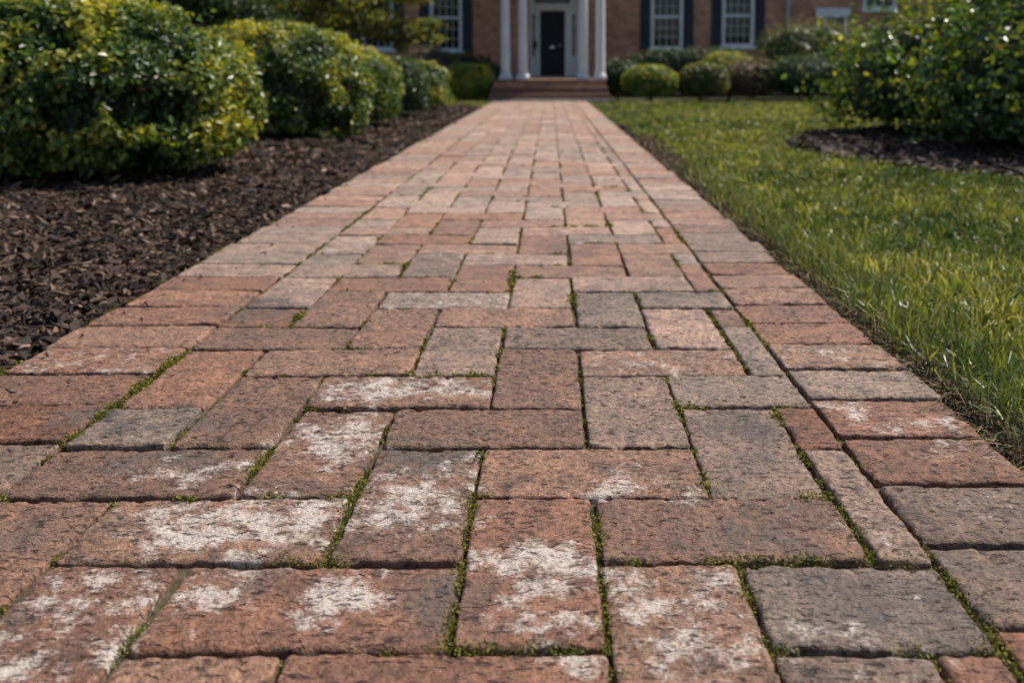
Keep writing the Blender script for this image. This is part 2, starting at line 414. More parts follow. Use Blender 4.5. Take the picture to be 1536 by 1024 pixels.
# ---------------------------------------------------------------- moss in the joints
def tuft_points():
    segs = []
    for (cx, cy, wx, wy, z, t, nr, sd) in fb:
        if cy > 7: continue
        segs.append((cx-wx/2-GAP/2, cy-wy/2, cx-wx/2-GAP/2, cy+wy/2, 1.0)); segs.append((cx-wx/2, cy-wy/2-GAP/2, cx+wx/2, cy-wy/2-GAP/2, .35))
    for q in range(200):
        y = .3+q*.06; segs.append((SL, y, SL, y+.06, 1.3)); segs.append((SR, y, SR, y+.06, 1.0)); segs.append((XL, y, XL, y+.06, .8))
    pts = []
    HOT = [G(*p)+(r,) for p, r in (((712, 750), .03), ((700, 850), .04), ((690, 940), .04), ((712, 800), .03), ((590, 672), .03), ((560, 720), .03), ((535, 745), .05), ((515, 810), .04), ((420, 838), .05), ((480, 840), .04), ((390, 690), .04),
            ((200, 580), .05), ((250, 545), .05), ((150, 610), .05), ((80, 655), .06), ((1240, 752), .04), ((1270, 795), .03), ((1370, 850), .06), ((1400, 870), .04), ((1055, 720), .04), ((1190, 620), .05), ((1225, 690), .05),
            ((895, 790), .03), ((905, 880), .03), ((910, 960), .04), ((1160, 960), .03), ((1390, 980), .03), ((1430, 940), .04), ((870, 965), .05), ((1060, 660), .05), ((620, 640), .04), ((720, 690), .03), ((850, 450), .06), ((450, 470), .07),
            ((235, 940), .04), ((1110, 880), .03), ((1190, 850), .05), ((1010, 610), .03), ((600, 400), .08), ((760, 420), .08))]
    for x0, y0, x1, y1, wgt in segs:
        L = math.hypot(x1-x0, y1-y0); ym = max((y0+y1)/2, .4); n = max(1, int(L*1500*min(1.0, 1.6/ym)))
        t = rng.random(n); p = np.stack([x0+(x1-x0)*t, y0+(y1-y0)*t, np.zeros(n)], 1)
        d = fbm(p, 8.5, 11, 3)*.5+vnoise(p, 60, 3)*.5
        hot = np.zeros(n)
        for hx, hy, hr in HOT: hot = np.maximum(hot, np.exp(-((p[:, 0]-hx)**2+(p[:, 1]-hy)**2)/hr**2))
        keep = d+hot*.32+(wgt-1)*.20 > .59
        pts.append(np.concatenate([p[keep], (d+hot*.35)[keep, None]], 1))
    return np.concatenate(pts)
mp = tuft_points()
rep = np.repeat(mp, 4, axis=0); n = len(rep)
sc_ = .0042*np.clip(rep[:, 1]/1.3, .75, 2.4)
dens = np.clip((rep[:, 3]-.58)*4, 0, 1); ctr = rep[:, :3]+rng.normal(0, 1, (n, 3))*np.array([.0026, .0026, 0])*(1+1.3*dens[:, None])
ctr[:, 2] = -.0115+rng.random(n)*(.006+.010*dens) #rng.random(n)*(.007+.014*dens)
def flakes(ctr, size, asp=.8):
    n = len(ctr); a = rng.normal(0, 1, (n, 3)); a[:, 2] = np.abs(a[:, 2])*.7; a /= np.linalg.norm(a, axis=1)[:, None]
    b = rng.normal(0, 1, (n, 3)); b -= a*(a*b).sum(1)[:, None]; b /= np.linalg.norm(b, axis=1)[:, None]
    s = size[:, None]
    V = np.stack([ctr-a*s*.5, ctr+b*s*.4*asp, ctr+a*s*.6, ctr-b*s*.4*asp], 1).reshape(-1, 3)
    return V, np.arange(n*4).reshape(n, 4)
V, Fc = flakes(ctr, sc_*rng.uniform(.6, 1.3, n))
cl = np.where(rng.random((n, 1)) < .5, np.array([[.11, .12, .022]]), np.array([[.27, .26, .05]]))*rng.uniform(.5, 1.2, (n, 1)); cl = np.where(rng.random((n, 1)) < .15, np.array([[.035, .05, .012]]), cl)
tag(link('moss', np_mesh('moss', V, [Fc], np.repeat(cl, 4, 0)), m_moss), 'yellow green moss growing in the joints between the bricks', 'moss', kind='stuff')

# ---------------------------------------------------------------- mulch
def chips(area_fn, n, name, label, zf, size=(.014, .046), parent=None):
    P = area_fn(n); n = len(P)
    yaw = rng.random(n)*2*pi; L = rng.uniform(*size, n)*rng.choice([1, 1, 1.5], n)*.5*np.clip(P[:, 1]/3, 1, 1.6); Wd = L*rng.uniform(.12, .42, n); T = rng.uniform(.001, .003, n)
    pit = rng.normal(0, .38, n); rol = rng.normal(0, .5, n)
    ax = np.stack([np.cos(yaw)*np.cos(pit), np.sin(yaw)*np.cos(pit), np.sin(pit)], 1)
    sd = np.stack([-np.sin(yaw), np.cos(yaw), np.zeros(n)], 1); up = np.cross(ax, sd)
    s2 = sd*np.cos(rol)[:, None]+up*np.sin(rol)[:, None]; u2 = np.cross(ax, s2)
    c = np.stack([P[:, 0], P[:, 1], zf(P)+rng.random(n)*.022], 1)
    def pt(a, b, h): return c+ax*(L*a)[:, None]+s2*(Wd*b)[:, None]+u2*(T*h)[:, None]
    j = lambda: rng.uniform(.6, 1.15, n)
    bow = rng.uniform(-2, 4, n)
    V = [pt(-j(), -.7*j(), 0), pt(-.9*j(), .6*j(), 0), pt(0*j(), 1*j(), bow), pt(j(), .4*j(), 0), pt(1.0*j(), -.5*j(), 0), pt(0*j(), -1*j(), bow)]
    V2 = [v+u2*(T*2)[:, None] for v in V]
    A = np.stack(V+V2, 1).reshape(-1, 3); b0 = np.arange(n)[:, None]*12
    q = np.concatenate([b0+np.array(k) for k in ([[6, 7, 8, 11]], [[11, 8, 9, 10]], [[0, 5, 2, 1]], [[5, 4, 3, 2]], [[0, 1, 7, 6]], [[1, 2, 8, 7]], [[2, 3, 9, 8]], [[3, 4, 10, 9]], [[4, 5, 11, 10]], [[5, 0, 6, 11]])])
    pal = np.array([(.026, .016, .012), (.050, .029, .020), (.10, .055, .036), (.18, .105, .068), (.32, .21, .15)])
    cl = (.62 if P[0, 0] > 0 else .85)*pal[rng.choice(5, n, p=[.42, .27, .17, .10, .04])]*rng.uniform(.8, 1.2, (n, 1))
    o = link(name, np_mesh(name, A, [q], np.repeat(cl, 12, 0)), m_chip, parent)
    return tag(o, label, 'mulch', kind='stuff')
def left_x(y): return XL-.012
def bedL(n):
    # density follows apparent size: sample distance in log space
    y = np.exp(rng.uniform(math.log(1.0), math.log(13.5), n)); u = rng.random(n)
    x = XL-.01-u**1.25*np.clip(.62*y+1.2, 0, 5)
    return np.stack([x, y], 1)
def moundL(P):
    q = np.stack([P[:, 0], P[:, 1], np.zeros(len(P))], 1)
    return -.022+np.clip((XL-P[:, 0])*.09, 0, .06)+(fbm(q, 5)-.5)*.03
def sheet(name, xs, ys, zf, mat, kind='structure', mask=None, parent=None):
    gx, gy = np.meshgrid(xs, ys, indexing='ij'); P = np.stack([gx.ravel(), gy.ravel()], 1); V = np.concatenate([P, zf(P)[:, None]], 1)
    ij = np.arange(len(P)).reshape(len(xs), len(ys)); Fq = np.stack([ij[:-1, :-1].ravel(), ij[1:, :-1].ravel(), ij[1:, 1:].ravel(), ij[:-1, 1:].ravel()], 1)
    if mask is not None:
        c = P[Fq].mean(1); Fq = Fq[mask(c)]
    return tag(link(name, np_mesh(name, V, [Fq], None, True), mat, parent), kind=kind)
sheet('mulch_bed', np.concatenate([np.linspace(-8, -3, 20)[:-1], np.linspace(-3, XL-.004, 60)]), np.concatenate([np.linspace(-.6, 4, 120)[:-1], np.linspace(4, 13.6, 80)]), lambda P: moundL(P)-.004, m_soil)
chips(bedL, 70000, 'mulch', 'dark brown bark mulch spread under the left hedges beside the path', moundL)
n = 110; y = np.exp(rng.uniform(math.log(1.0), math.log(9), n)); x = XL+.005+rng.random(n)**2.2*.16
chips(lambda k: np.stack([x, y], 1), n, 'stray_mulch', 'stray bits of bark lying on the left edge of the bricks', lambda P: np.full(len(P), .0015)-.010, size=(.004, .018))
# right bed: an ellipse under the large shrub
BC = (4.28, 6.12); BR = (2.55, 2.6)
def inR(x, y, k=1.0):
    w_ = .10*np.sin(x*3.1)+.08*np.sin(x*7+1)
    return ((x-BC[0])/(BR[0]*k))**2+((y-BC[1]+w_)/(BR[1]*k))**2 < 1
def bedR(n):
    p = np.stack([rng.uniform(BC[0]-2.7, BC[0]+2.2, n), rng.uniform(BC[1]-2.7, BC[1]+2.7, n)], 1)
    return p[inR(p[:, 0], p[:, 1])]
zR = lambda P: np.full(len(P), -.015)+(fbm(np.stack([P[:, 0], P[:, 1], 0*P[:, 0]], 1), 5)-.5)*.03
sheet('mulch_bed', np.linspace(BC[0]-2.7, BC[0]+2.7, 60), np.linspace(BC[1]-2.75, BC[1]+2.75, 60), lambda P: zR(P)-.012, m_soil, mask=lambda c: inR(c[:, 0], c[:, 1], 1.02))
chips(bedR, 32000, 'mulch', 'dark bark mulch under the large shrub in the right lawn', zR, size=(.025, .06))

# ---------------------------------------------------------------- lawn
def blades(P, hgt, wid, name, mat, pal, label, cat, lean=.45, z0=-.03, ldir=None, cm=1.0):
    n = len(P); yaw = rng.random(n)*2*pi; ln = np.abs(rng.normal(0, lean, n)); ld = rng.random(n)*2*pi
    hgt = hgt*rng.uniform(.55, 1.2, n); wid = wid*rng.uniform(.6, 1.2, n)
    if ldir is not None: ld = ldir+rng.normal(0, .7, n)
    d = np.stack([np.cos(ld), np.sin(ld), np.zeros(n)], 1); sd = np.stack([np.cos(yaw), np.sin(yaw), np.zeros(n)], 1)
    base = np.concatenate([P, np.full((n, 1), z0)], 1) if P.shape[1] == 2 else P
    def lvl(t, bend): return base+d*(hgt*ln*bend)[:, None]+np.array([0, 0, 1])*(hgt*t*np.cos(np.clip(ln*t*.9, 0, 1.3)))[:, None]
    L0, L1, L2, L3 = lvl(0, 0), lvl(.42, .18), lvl(.78, .55), lvl(1.0, 1.05)
    w = (sd*wid[:, None])*.5
    V = np.stack([L0-w, L0+w, L1-w*.95, L1+w*.95, L2-w*.65, L2+w*.65, L3], 1).reshape(-1, 3)
    b = np.arange(n)[:, None]*7
    q = np.concatenate([b+np.array([[0, 1, 3, 2]]), b+np.array([[2, 3, 5, 4]])]); t = b+np.array([[4, 5, 6]])
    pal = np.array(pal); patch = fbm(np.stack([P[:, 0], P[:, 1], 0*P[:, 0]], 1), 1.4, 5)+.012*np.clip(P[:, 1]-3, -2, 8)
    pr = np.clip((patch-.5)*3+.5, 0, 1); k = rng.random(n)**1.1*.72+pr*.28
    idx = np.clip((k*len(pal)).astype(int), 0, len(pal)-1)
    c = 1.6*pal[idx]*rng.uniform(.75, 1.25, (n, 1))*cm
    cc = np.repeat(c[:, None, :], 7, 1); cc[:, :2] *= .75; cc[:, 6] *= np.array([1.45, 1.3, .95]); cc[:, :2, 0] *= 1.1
    return tag(link(name, np_mesh(name, V, [q, t], cc.reshape(-1, 3)), mat), label, cat, kind='stuff')
def edgeX(y): return XR+.03+.018*np.sin(y*5.3)+.012*np.sin(y*13+1)
def tufted(P, r0):
    # gather the blades into tussocks; blades lean out from the tussock's middle
    m = max(1, len(P)//34); c = P[rng.choice(len(P), m, replace=False)]; i = rng.integers(0, m, len(P))
    sc = r0*np.clip(c[i, 1]/3, 1, 3); off = rng.normal(0, 1, (len(P), 2))*sc[:, None]
    return c[i]+off, np.arctan2(off[:, 1], off[:, 0]), rng.uniform(.55, 1.35, m)[i], rng.uniform(.6, 1.35, (m, 1))[i]
def lawn_pts(n):
    y = 1.0*np.exp(rng.random(n)*math.log(15.6/1.0)); u = rng.random(n)
    wdt = np.clip(.60*y+.5, .5, 8.5); x = edgeX(y)+u**.85*wdt
    m = ~inR(x, y, .97) & (y < 15.7)
    # thinner turf close to the bricks
    d = x-edgeX(y); q = np.stack([x, y, 0*x], 1)
    m &= (rng.random(len(x)) < np.clip(.10+d/.10, 0, 1)*np.clip(.35+fbm(q, 11, 2)*1.5, 0, 1))
    return np.stack([x, y], 1)[m]
GP = [(.018, .034, .015), (.030, .052, .018), (.055, .080, .022), (.105, .122, .027), (.17, .165, .034), (.26, .235, .085)]
P0 = lawn_pts(300000); Pt, dr_, hm_, cm_ = tufted(P0, .012); kp = (Pt[:, 0] > XR+.004) & ~inR(Pt[:, 0], Pt[:, 1], .96); P = np.concatenate([Pt[kp], lawn_pts(110000)]); ex_ = len(P)-kp.sum()
dr_ = np.concatenate([dr_[kp], rng.random(ex_)*6.28]); hm_ = np.concatenate([hm_[kp], np.full(ex_, .75)]); cm_ = np.concatenate([cm_[kp], np.ones((ex_, 1))]); dist = P[:, 1]
dl = P[:, 0]-edgeX(P[:, 1])
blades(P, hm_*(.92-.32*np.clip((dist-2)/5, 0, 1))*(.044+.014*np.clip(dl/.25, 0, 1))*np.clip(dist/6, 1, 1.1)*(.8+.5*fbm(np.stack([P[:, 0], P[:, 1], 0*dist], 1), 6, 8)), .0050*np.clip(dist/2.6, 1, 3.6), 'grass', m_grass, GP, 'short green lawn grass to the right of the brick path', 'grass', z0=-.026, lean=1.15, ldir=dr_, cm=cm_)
# small lawn left of the path's far end
n = 26000; P = np.stack([rng.uniform(-6, XL-.03, n), rng.uniform(12.7, 17.5, n)], 1); P = P[(P[:, 1] > 13.2+.4*np.sin(P[:, 0]*2)-.5)]
blades(P, .05, .014, 'grass', m_grass, GP[2:], 'bright strip of lawn between the last left hedge and the house', 'grass')
# dead blades and thatch along the right edge
n = 7000; y = np.exp(rng.uniform(math.log(1.0), math.log(7), n)); x = XR+.01+rng.random(n)**1.3*.13
blades(np.stack([x, y], 1), .055*np.clip(y/3, 1, 2)**.4, .0024*np.clip(y/2.2, 1, 3), 'dead_grass', m_straw, [(.10, .06, .035), (.05, .03, .02), (.22, .16, .085), (.03, .022, .015)], 'dry tan thatch along the right edge of the bricks', 'dead grass', lean=1.6, z0=-.02)
n = 5000; y = np.exp(rng.uniform(math.log(1.0), math.log(5), n)); x = XR+.035+rng.random(n)**1.2*.16
blades(np.stack([x, y], 1), .075, .0035, 'grass_fringe', m_grass, GP[:5], 'longer grass blades leaning along the right edge of the bricks', 'grass', lean=.9, z0=-.02)
n = 9000; y = np.exp(rng.uniform(math.log(1.0), math.log(9), n)); x = XR+.004+rng.random(n)*.1
chips(lambda k: np.stack([x, y], 1), n, 'leaf_litter', 'dark crumbs of soil and leaf litter between the bricks and the lawn', lambda P: np.full(len(P), -.036), size=(.006, .016))

# ---------------------------------------------------------------- shrubs
def leaves(P, N, size, cols, up=.35, spread=.7):
    n = len(P); N = N+rng.normal(0, spread, (n, 3)); N[:, 2] += up; N /= np.linalg.norm(N, axis=1)[:, None]
    A = rng.normal(0, 1, (n, 3)); A[:, 2] += .2; A -= N*(A*N).sum(1)[:, None]; A /= np.linalg.norm(A, axis=1)[:, None]
    B = np.cross(N, A); L = (size*rng.uniform(.6, 1.25, n))[:, None]
    def p(a, b, h): return P+A*L*a+B*L*b+N*L*h
    V = np.stack([p(-.5, 0, 0), p(-.18, .27, .08), p(.22, .24, .08), p(.55, 0, -.06), p(.22, -.24, .08), p(-.18, -.27, .08)], 1).reshape(-1, 3)
    b = np.arange(n)[:, None]*6
    q = np.concatenate([b+np.array([[0, 3, 2, 1]])[:, ::-1], b+np.array([[0, 5, 4, 3]])[:, ::-1]])
    return V, q, np.repeat(cols, 6, 0)
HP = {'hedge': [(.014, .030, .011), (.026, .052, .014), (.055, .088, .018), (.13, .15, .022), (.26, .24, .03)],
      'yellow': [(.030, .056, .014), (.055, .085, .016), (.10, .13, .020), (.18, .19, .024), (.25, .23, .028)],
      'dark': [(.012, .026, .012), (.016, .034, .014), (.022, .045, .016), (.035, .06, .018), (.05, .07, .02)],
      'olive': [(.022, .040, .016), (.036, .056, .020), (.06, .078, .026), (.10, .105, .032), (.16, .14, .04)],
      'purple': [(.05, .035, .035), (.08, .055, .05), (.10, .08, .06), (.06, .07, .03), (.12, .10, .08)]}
def pick(n, pal, P, fresh_lit):
    """fresh: 0..1 share of new growth, with sunlit tops painted in; picks a leaf colour"""
    pal = np.array(pal); k = np.clip(rng.random(n)*.38+.10+(fbm(P, 4.2, 4)-.5)*.9+(fbm(P, 14, 4, 2)-.5)*.5+fresh_lit*.5, 0, .999)
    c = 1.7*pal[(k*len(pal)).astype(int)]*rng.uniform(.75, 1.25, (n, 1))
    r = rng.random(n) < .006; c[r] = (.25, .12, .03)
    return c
def shrub(name, lobes, nleaf, size, pal, label, cat='shrub', mat=None, group=None, depth=.16, ragged=.10, lump=.10, sq=2.3, stems=6, sp=.75, cut=.0):
    """lobes: (cx, cy, cz, rx, ry, rz). Foliage shell of single leaves over a solid leafy core, and stems"""
    mat = mat or m_hedge
    cx, cy = lobes[0][0], lobes[0][1]; root = empty(name, (cx, cy, -.02)); tag(root, label, cat, group)
    areas = np.array([l[3]*l[5]+l[4]*l[5] for l in lobes]); cnt = (nleaf*areas/areas.sum()).astype(int)
    Vs, Qs, Cs = [], [], []; n0 = 0
    def surf(l, D, o=0):
        # superellipsoid with lumps
        k = (np.abs(D[:, 0])**sq+np.abs(D[:, 1])**sq+np.abs(D[:, 2])**sq)**(-1/sq)
        s = np.array(l[3:6])
        P = D*k[:, None]*s; q = P+np.array(l[:3])
        f = 1+lump*(fbm(q, 2.6/max(s.max(), .5), 1)-.5)*2+lump*.5*(vnoise(q, 9/max(s.max(), .5))-.5)*2
        return P*f[:, None]
    for l, c in zip(lobes, cnt):
        D = rng.normal(0, 1, (int(c*1.35), 3)); D[:, 1] -= .25*(rng.random(len(D)) < .6); D /= np.linalg.norm(D, axis=1)[:, None]
        D = D[D[:, 2] > -.93]
        Sx = surf(l, D); t = rng.random(len(D))**1.9
        sh = 1-t*depth*1.6+ragged*np.maximum(rng.normal(0, .35, len(D)), -.4)*(t < .25)
        P = Sx*sh[:, None]+np.array(l[:3])
        keep = (P[:, 2] > .04+.10*vnoise(P, 4, 8))
        # gaps between the leaf clumps
        gp = fbm(P, 5.5, 21, 2); keep &= (gp > .36+cut+.10*np.clip(1-t*3, 0, 1)) | (t > .5)
        for l2 in lobes:
            if l2 is l: continue
            keep &= (((P-np.array(l2[:3]))/np.array(l2[3:6])*1.12)**2).sum(1) > .72
        P, D, t = P[keep], D[keep], t[keep]
        N = D/np.array(l[3:6]); N /= np.linalg.norm(N, axis=1)[:, None]
        col = pick(len(P), pal, P, np.clip(1-t*2.0, 0, 1)*.6+np.clip((P[:, 2]-l[2])/l[5], -1, 1)*.18)  # depth term is new growth, height term paints sunlit tops
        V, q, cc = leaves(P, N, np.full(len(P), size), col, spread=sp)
        Vs.append(V); Qs.append(q+n0); Cs.append(cc); n0 += len(V)
        # core
        nu, nv = 28, 18; u = np.linspace(0, 2*pi, nu, endpoint=False); v = np.linspace(0.02, pi-.02, nv)
        uu, vv = np.meshgrid(u, v, indexing='ij'); Dc = np.stack([np.cos(uu)*np.sin(vv), np.sin(uu)*np.sin(vv), np.cos(vv)], 2).reshape(-1, 3)
        Pc = surf(l, Dc)*(1-depth*1.35)+np.array(l[:3]); Pc[:, 2] = np.maximum(Pc[:, 2], .13)
        ij = np.arange(nu*nv).reshape(nu, nv); a = ij; b = np.roll(ij, -1, 0)
        qc = np.stack([a[:, :-1].ravel(), b[:, :-1].ravel(), b[:, 1:].ravel(), a[:, 1:].ravel()], 1)
        Vs.append(Pc); Qs.append(qc+n0); Cs.append(np.tile(np.array(pal[0]), (len(Pc), 1))); n0 += len(Pc)  # core in the darkest leaf colour, inner shade painted behind the gaps
    V = np.concatenate(Vs)-np.array([cx, cy, -.02])
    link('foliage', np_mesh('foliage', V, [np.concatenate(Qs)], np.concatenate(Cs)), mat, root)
    sb = MB()
    for l in lobes:
        for k in range(stems):
            a = rng.random()*2*pi; r0 = .12*l[3]; r1 = .55
            p0 = (l[0]+r0*math.cos(a)-cx, l[1]+r0*math.sin(a)-cy, -.02); e = (l[0]+r1*l[3]*math.cos(a)-cx, l[1]+r1*l[4]*math.sin(a)-cy, l[2]+.3*l[5])
            mid = tuple((p0[i]*.5+e[i]*.5+rng.normal(0, .03)) for i in range(3)); sb.tube([p0, mid, e], [.016, .012, .006], 6)
    sb.build('stem', m_bark, root, smooth=True)
    return root
def hedge_px(name, xl, xr, ytop, ybase, pal, n, size, label, depthr=.8, dof=None, group=None, **kw):
    """shrub standing where its front foot reads at row ybase and whose silhouette spans xl..xr, top ytop"""
    d0 = K/(ybase-106)-CO; wpx = (xr-xl)/2
    rx = wpx/FC*(d0+.3); 
    for _ in range(6): ry = rx*depthr; yc = d0+ry*.92; rx = wpx/FC*(yc+CO)
    cx = ((xl+xr)/2-PX)/FC*(yc+CO); top = PXP(0, ytop, yc)[2]
    rz = top/1.8; return shrub(name, [(cx, yc, rz*.8, rx, ry, rz)], n, size, pal, label, group=group, **kw)

HG = 'rounded hedge shrubs along the left of the path'
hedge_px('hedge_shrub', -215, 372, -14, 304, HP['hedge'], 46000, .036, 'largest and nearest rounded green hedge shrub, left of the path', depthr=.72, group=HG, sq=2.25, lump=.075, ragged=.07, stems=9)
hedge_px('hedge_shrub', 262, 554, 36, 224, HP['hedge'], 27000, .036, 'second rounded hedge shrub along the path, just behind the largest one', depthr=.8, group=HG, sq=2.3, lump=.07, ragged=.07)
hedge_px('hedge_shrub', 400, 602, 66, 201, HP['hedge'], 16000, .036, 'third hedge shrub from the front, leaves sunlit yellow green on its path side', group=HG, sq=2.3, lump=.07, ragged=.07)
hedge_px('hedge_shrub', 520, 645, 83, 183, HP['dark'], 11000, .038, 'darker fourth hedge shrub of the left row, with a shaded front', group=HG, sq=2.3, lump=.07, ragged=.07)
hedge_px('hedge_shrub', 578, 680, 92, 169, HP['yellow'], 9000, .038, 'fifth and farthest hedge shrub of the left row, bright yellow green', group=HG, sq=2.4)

big = [(3.34, 7.8, .40, .94, .95, .74), (3.44, 6.0, .42, .95, .95, .92), (4.65, 5.75, .5, 1.15, 1.15, 1.1), (4.3, 7.9, .85, 1.15, 1.0, 1.0), (3.95, 7.1, .85, .9, .8, .75)]
shrub('large_shrub', big, 56000, .062, [(.018, .040, .013), (.032, .064, .016), (.060, .10, .018), (.12, .15, .02), (.24, .24, .035)], 'large loose shrub with glossy leaves, standing in the mulch bed on the right lawn', mat=m_shrub, depth=.26, ragged=.34, lump=.20, sq=2.1, cut=.07, sp=.65)

# house foundation planting
YH = 21.5-CO; YP = 15.95
FG = 'foundation shrubs in front of the house'
def fshrub(xl, xr, yt, yb, pal, n, label, yd=None, size=.045, dr=.8, **kw):
    yc = yd if yd else 16.6
    rx = (xr-xl)/2/FC*(yc+CO); cx = ((xl+xr)/2-PX)/FC*(yc+CO); top = PXP(0, yt, yc)[2]; rz = top/2
    return shrub('foundation_shrub', [(cx, yc, rz, rx, rx*dr, rz)], n, size, pal, label, group=FG, stems=4, **kw)
fshrub(664, 741, 96, 148, HP['yellow'], 6000, 'clipped bright shrub at the far end of the path, left of the steps', 16.5, sq=3, lump=.05, cut=-.14, ragged=.05)
fshrub(716, 762, 99, 140, HP['dark'], 2500, 'dark shrub tucked between the clipped bright shrub and the left porch column', 17.5, dr=.7)
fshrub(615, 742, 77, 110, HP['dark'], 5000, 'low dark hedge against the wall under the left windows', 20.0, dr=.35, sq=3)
fshrub(600, 690, 70, 110, HP['purple'], 4500, 'dull purplish bush under the window left of the porch', 19.2, dr=.6, cut=.05)
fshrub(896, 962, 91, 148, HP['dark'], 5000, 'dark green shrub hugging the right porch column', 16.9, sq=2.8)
fshrub(933, 1016, 97, 148, HP['yellow'], 6000, 'clipped ball shrub with bright top, first right of the porch', 16.3, sq=2.4, lump=.06, cut=-.14, ragged=.05)
fshrub(1017, 1092, 95, 149, HP['olive'], 6000, 'rounded olive shrub, second ball right of the porch', 16.4, lump=.1, cut=-.14, ragged=.05)
fshrub(1048, 1128, 77, 130, HP['yellow'], 5000, 'yellow topped shrub rising behind the olive ball shrub', 17.6, lump=.12, cut=-.14, ragged=.05)
fshrub(936, 1135, 72, 118, HP['dark'], 9000, 'long low dark hedge under the two right windows', 19.7, dr=.25, sq=3)
fshrub(1082, 1165, 88, 148, HP['purple'], 5000, 'loose mixed shrub with dull purplish leaves by the lawn edge', 16.9, cut=.06, ragged=.3)
fshrub(1150, 1262, 84, 150, HP['dark'], 8000, 'dark spreading shrub below the tall yellowish bush', 16.6, ragged=.25, lump=.16)
fshrub(1138, 1290, 30, 140, HP['olive'], 11000, 'tall loose yellowish bush in front of the downspout', 18.4, ragged=.35, lump=.2, cut=.06, dr=.6)
fshrub(1262, 1420, 60, 148, HP['dark'], 8000, 'dark shrub behind the large lawn shrub, right of the spreading one', 16.9, ragged=.25, lump=.16)
for i, (sx, s_y) in enumerate(((1128, 132), (1205, 138))):
    pass

# ---------------------------------------------------------------- trees at left
def tree(name, x, y, hgt, crown, nleaf, size, pal, label, tr=.06, limbs=9):
    root = empty(name, (x, y, -.04)); tag(root, label, 'tree')
    tb = MB(); pts = []; p = np.array([0., 0, 0]); m = 7
    for k in range(m):
        pts.append(tuple(p)); p = p+np.array([rng.normal(0, .05), rng.normal(0, .05), hgt*.8/(m-1)])
    tb.tube(pts, [tr*(1.25 if k == 0 else 1)*(1-.12*k) for k in range(m)], 10); ends = []
    for k in range(limbs):
        i = 1+k % (m-2); b = np.array(pts[i]); a = rng.random()*2*pi
        c = np.array(crown[k % len(crown)]); e = c[:3]-np.array([x, y, -.04])+rng.normal(0, .35, 3)*c[3]
        md = b*.5+e*.5+np.array([0, 0, .12]); tb.tube([tuple(b), tuple(md), tuple(e)], [tr*.5, tr*.3, tr*.08], 6)
        for _ in range(3):
            e2 = e+rng.normal(0, .3, 3)*c[3]; tb.tube([tuple(md), tuple((md+e2)/2+rng.normal(0, .05, 3)), tuple(e2)], [tr*.22, tr*.12, tr*.04], 5)
    tb.build('trunk', m_bark, root, smooth=True)
    Ps = []
    for c in crown:
        k = int(nleaf*c[3]**2/sum(q[3]**2 for q in crown)); nc = max(6, k//90)
        cc = rng.normal(0, 1, (nc, 3)); cc /= np.linalg.norm(cc, axis=1)[:, None]; cc *= (c[3]*rng.random(nc)**.4)[:, None]; cc[:, 2] *= .75
        j = rng.integers(0, nc, k); Ps.append(np.array(c[:3])+cc[j]+rng.normal(0, .16*c[3]**.5, (k, 3))*np.array([1, 1, .55]))
    P = np.concatenate(Ps); col = pick(len(P), pal, P, np.full(len(P), .25))
    V, q, cc = leaves(P, np.tile([0, -.2, .6], (len(P), 1)), np.full(len(P), size), col, spread=.6)
    link('crown', np_mesh('crown', V-np.array([x, y, -.04]), [q], cc), m_tree, root)
    return root
def cr(x, y, Y, r): 
    p = PXP(x, y, Y); return (p[0], p[1], p[2], r)
tree('ornamental_tree', -3.55, 13.6, 2.9, [cr(480, 25, 13.2, .55), cr(560, 10, 13.2, .5), cr(635, 38, 13.0, .26), cr(620, -15, 13.4, .45), cr(520, -60, 13.6, .8), cr(420, -10, 13.4, .7), cr(655, 60, 13.0, .12), cr(595, 62, 13.2, .2)],
     12000, .075, [(.04, .055, .015), (.07, .085, .02), (.12, .13, .025), (.17, .16, .03), (.20, .17, .04)], 'small open tree with drooping yellow green twigs before the left windows')
tree('evergreen_tree', -5.6, 12.2, 3.6, [cr(330, 10, 12.2, .7), cr(260, -20, 12.2, .8), cr(400, 40, 12.6, .5), cr(300, -120, 12.2, 1.0), cr(200, 20, 12.0, .8)],
     16000, .07, HP['dark'], 'dark evergreen tree behind the left hedge row')
tree('evergreen_tree', -7.6, 16.5, 5.5, [cr(200, -20, 16.5, 1.4), cr(330, -40, 16.5, 1.1), cr(100, -100, 16.5, 1.5), cr(250, -200, 16.5, 1.5), cr(420, 10, 17, .9)],
     20000, .09, HP['dark'], 'tallest dark tree at the far left in front of the house end')

# ---------------------------------------------------------------- house
house = empty('brick_house', (0, YH, -.05)); tag(house, 'brown brick house with white columned porch, dark door and dark shuttered windows', 'house')
hz = lambda y, Y=YH: PXP(0, y, Y)[2]
hx = lambda x, Y=YH: PXP(x, 0, Y)[0]*1.0
def HX(x): return (x-PX)*(YH+CO)/FC
def HZ(y): return H+(106-y)*(YH+CO)/FC
class HB(MB):
    def build(s, name, mat, parent=None, **kw):
        s.v = [(x, y-YH, z+.05) for x, y, z in s.v]; return MB.build(s, name, mat, parent, **kw)
WX0, WX1, WZ1 = -9.2, 13.0, 4.3
wins = [(646, 694, -22, 78), (544, 592, -22, 76), (975, 1023, -22, 75), (1081, 1129, -22, 71)]
holes = [(HX(a), HX(b), HZ(d), HZ(c)) for a, b, c, d in wins]
small = [(1222, 1268, 24, 100), (1290, 1340, -60, 16)]
holes += [(HX(a), HX(b), HZ(d), HZ(c)) for a, b, c, d in small]
up = []
DX0, DX1 = HX(795), HX(872); DZ1 = HZ(-38)
door_hole = (DX0, DX1, .40, DZ1)
allh = holes+up+[door_hole]
